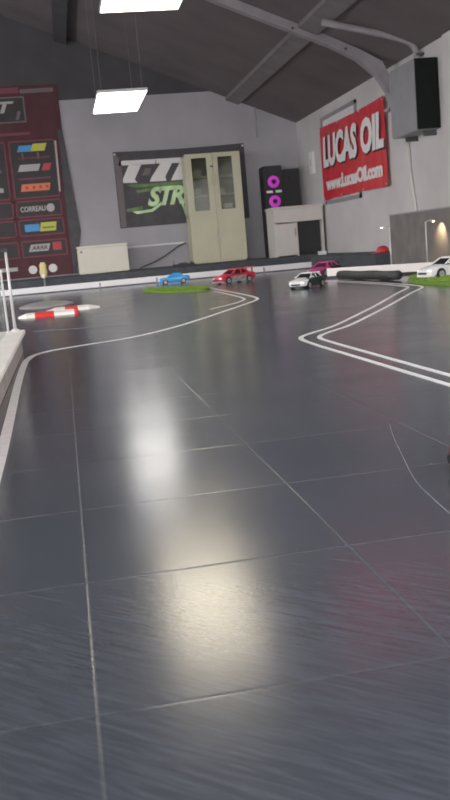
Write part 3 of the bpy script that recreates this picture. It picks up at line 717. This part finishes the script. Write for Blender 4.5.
# ------------------------------------------------------------------ RC cars
def rc_car(label, loc, head, body='carblue', skirt=None, roof=None, rear=None, wing=True, scale=1.0, hood=None, win='carglass', k=6, sk=.05):
    roof = roof or body; skirt = skirt or body
    t = thing('model_car', label, 'toy car', loc, math.atan2(head[1], head[0]), None)
    t.scale = (scale,)*3
    kw = dict(world=False)
    # lower body: fender bulges at the wheels, nose and tail pulled in
    st = [(-.232, .070, .040, .088, .094), (-.222, .088, .032, .100, .107), (-.175, .096, .030, .104, .110), (-.135, .099, .030, .106, .110), (-.085, .094, .028, .101, .107),
          (0, .091, .026, .098, .104), (.075, .094, .028, .093, .101), (.135, .099, .030, .089, .097), (.175, .096, .030, .080, .090), (.212, .088, .028, .068, .076), (.232, .066, .028, .056, .060)]
    def ring(x, w, zb, zs, zc):
        return [(x, -w*.93, zb), (x, w*.93, zb), (x, w, zb+(zs-zb)*.45), (x, w*.97, zs-.006), (x, w*.86, zs), (x, w*.4, zc), (x, -w*.4, zc), (x, -w*.86, zs), (x, -w*.97, zs-.006), (x, -w, zb+(zs-zb)*.45)]
    if rear:
        B().loft([ring(*s) for s in st[k-1:]]).build('front_body', M[body], t, bevel=0, **kw)
        B().loft([ring(*s) for s in st[:k]]).build('rear_body', M[rear], t, **kw)
    else:
        B().loft([ring(*s) for s in st]).build('body', M[body], t, **kw)
    # cabin: glass band, roof on top, pillars
    def cr(x0, x1, w, z): return [(x0, -w, z), (x1, -w, z), (x1, w, z), (x0, w, z)]
    B().loft([cr(-.150, .082, .083, .098), cr(-.098, .012, .066, .142)]).build('windows', M[win], t, **kw)
    B().loft([cr(-.104, .016, .068, .140), cr(-.098, .006, .062, .150), cr(-.085, -.01, .050, .153)]).build('roof', M[roof], t, **kw)
    for s in (-1, 1):
        for xa, xb_, r_ in ((.084, .013, .0055), (-.152, -.099, .008), (-.045, -.045, .005)):
            B().tube([(xa, s*.083, .100), (xb_, s*.0668, .143)], r_, 6).build('pillar', M[roof], t, **kw)
    if hood: B().loft([[(.09, -.05, .101), (.09, .05, .101), (.21, .045, .080), (.21, -.045, .080)], [(.09, -.05, .104), (.09, .05, .104), (.21, .045, .083), (.21, -.045, .083)]]).build('bonnet_panel', M[hood], t, **kw)
    # skirts and bumper
    for s in (-1, 1):
        B().prism([(-.10, s*.090, .018), (.10, s*.090, .018), (.095, s*(.097+(sk-.05)*.1), sk), (-.095, s*(.097+(sk-.05)*.1), sk)], (0, s*.004, 0)).build('side_skirt', M[skirt], t, **kw)
    B().loft([[(.190, -.090, .016), (.190, .090, .016), (.236, .062, .016), (.236, -.062, .016)], [(.190, -.091, .030), (.190, .091, .030), (.238, .063, .030), (.238, -.063, .030)]]).build('front_splitter', M[skirt], t, **kw)
    B().prism([(.232, -.045, .034), (.232, .045, .034), (.231, .05, .050), (.231, -.05, .050)], (.006, 0, 0)).build('grille', M['black'], t, **kw)
    for s in (-1, 1):
        B().loft([[(.214, s*.052, .058), (.214, s*.084, .056), (.214, s*.082, .068), (.214, s*.054, .071)], [(.233, s*.048, .053), (.222, s*.080, .053), (.219, s*.080, .064), (.230, s*.05, .062)]]).build('headlight', M['headlight'], t, **kw)
        B().box(-.236, -.222, min(s*.045, s*.08), max(s*.045, s*.08), .078, .092).build('tail_light', M['taillight'], t, **kw)
        B().box(.045, .065, min(s*.085, s*.108), max(s*.085, s*.108), .104, .116).build('wing_mirror', M[roof], t, bevel=.003, **kw)
    if wing:
        wg = B().loft([[(-.240, -.095, .150), (-.195, -.095, .145), (-.195, -.095, .149), (-.240, -.095, .156)], [(-.240, .095, .150), (-.195, .095, .145), (-.195, .095, .149), (-.240, .095, .156)]]).build('rear_wing', M[rear or body], t, **kw)
        for s in (-1, 1): B().box(-.22, -.205, s*.055-.003, s*.055+.003, .100, .148).build('wing_strut', M['black'], wg, **kw)
    for sx in (-.135, .135):
        for s in (-1, 1):
            # dark arch, then wheel
            B().lathe([(.040, s*.092), (.040, s*.1005)], (sx, 0, .036), 'Y', 22).build('wheel_arch', M['black'], t, **kw)
            wh = B().lathe([(.026, s*.070), (.032, s*.073), (.033, s*.100), (.030, s*.104), (.022, s*.104)], (sx, 0, .033), 'Y', 22).build('wheel', M['tyre'], t, smooth=True, **kw)
            B().lathe([(.023, s*.101), (.023, s*.1052), (.017, s*.1056), (.007, s*.1035), (.0, s*.1065)], (sx, 0, .033), 'Y', 10).build('rim', M['rim'], wh, **kw)
    return t
def vh(pos, a, f):   # heading from components across and along the line of sight from the track's near end
    ph = math.atan2(pos[0], pos[1]); r_, w_ = (math.cos(ph), -math.sin(ph)), (math.sin(ph), math.cos(ph))
    return (a*r_[0]+f*w_[0], a*r_[1]+f*w_[1])
p = (1.60, 13.55, 0); rc_car('bright blue model car parked side-on by the white barrier', p, vh(p, -1, -.08), 'carblue', win='carblue', wing=False, scale=1.0)
p = (2.17, 11.75, 0); rc_car('red model car with grey lower sides left of centre', p, vh(p, -.82, -.57), 'carred', 'cargrey', scale=1.2, sk=.078)
p = (2.37, 8.85, 0); rc_car('white fronted dark sided model car nearest the double line', p, vh(p, -.48, -.88), 'carwhite', 'cardark', 'carwhite', 'cardark', wing=True, hood='carwhite', k=8)
p = (3.26, 11.3, 0); rc_car('pink and black model car behind the white fronted one', p, vh(p, -.55, -.83), 'carpink', 'cardark', 'carpink', 'cardark', wing=True, scale=1.15, win='cardark')
p = (3.36, 7.72, .036); rc_car('white model car sitting on the turf at right edge', p, vh(p, -.78, -.62), 'carwhite', 'carwhite', scale=1.18, wing=False)
p = (.914, 1.53, 0); rc_car('dark red model car whose nose just enters at right edge', p, (-.75, .66), 'carmaroon', 'black', wing=True)

# ------------------------------------------------------------------ world, camera
w = bpy.data.worlds.new('room_ambience'); scn.world = w; w.use_nodes = True
bg = w.node_tree.nodes['Background']; bg.inputs['Color'].default_value = (1.0, .965, .955, 1); bg.inputs['Strength'].default_value = 4.6

f, pitch, roll, yaw, h = 911.0, .166, -.0885, .1614, .47
fw = Vector((math.sin(yaw)*math.cos(pitch), math.cos(yaw)*math.cos(pitch), -math.sin(pitch)))
rt = Vector((math.cos(yaw), -math.sin(yaw), 0)); up = rt.cross(fw)
r2 = rt*math.cos(roll)+up*math.sin(roll); u2 = up*math.cos(roll)-rt*math.sin(roll)
cam = bpy.data.cameras.new('camera'); co = bpy.data.objects.new('camera', cam); COL.objects.link(co)
co.matrix_world = Matrix(((r2.x, u2.x, -fw.x, 0), (r2.y, u2.y, -fw.y, 0), (r2.z, u2.z, -fw.z, h), (0, 0, 0, 1)))
cam.sensor_fit = 'VERTICAL'; cam.sensor_height = 32; cam.lens = f*32/800
cam.clip_start = .02; cam.clip_end = 100
cam.dof.use_dof = True; cam.dof.focus_distance = 2.6; cam.dof.aperture_fstop = 9.0
scn.camera = co
scn.view_settings.view_transform = 'Standard'
scn.view_settings.look = 'None'
scn.view_settings.exposure = 0.22
scn.view_settings.gamma = 1.08
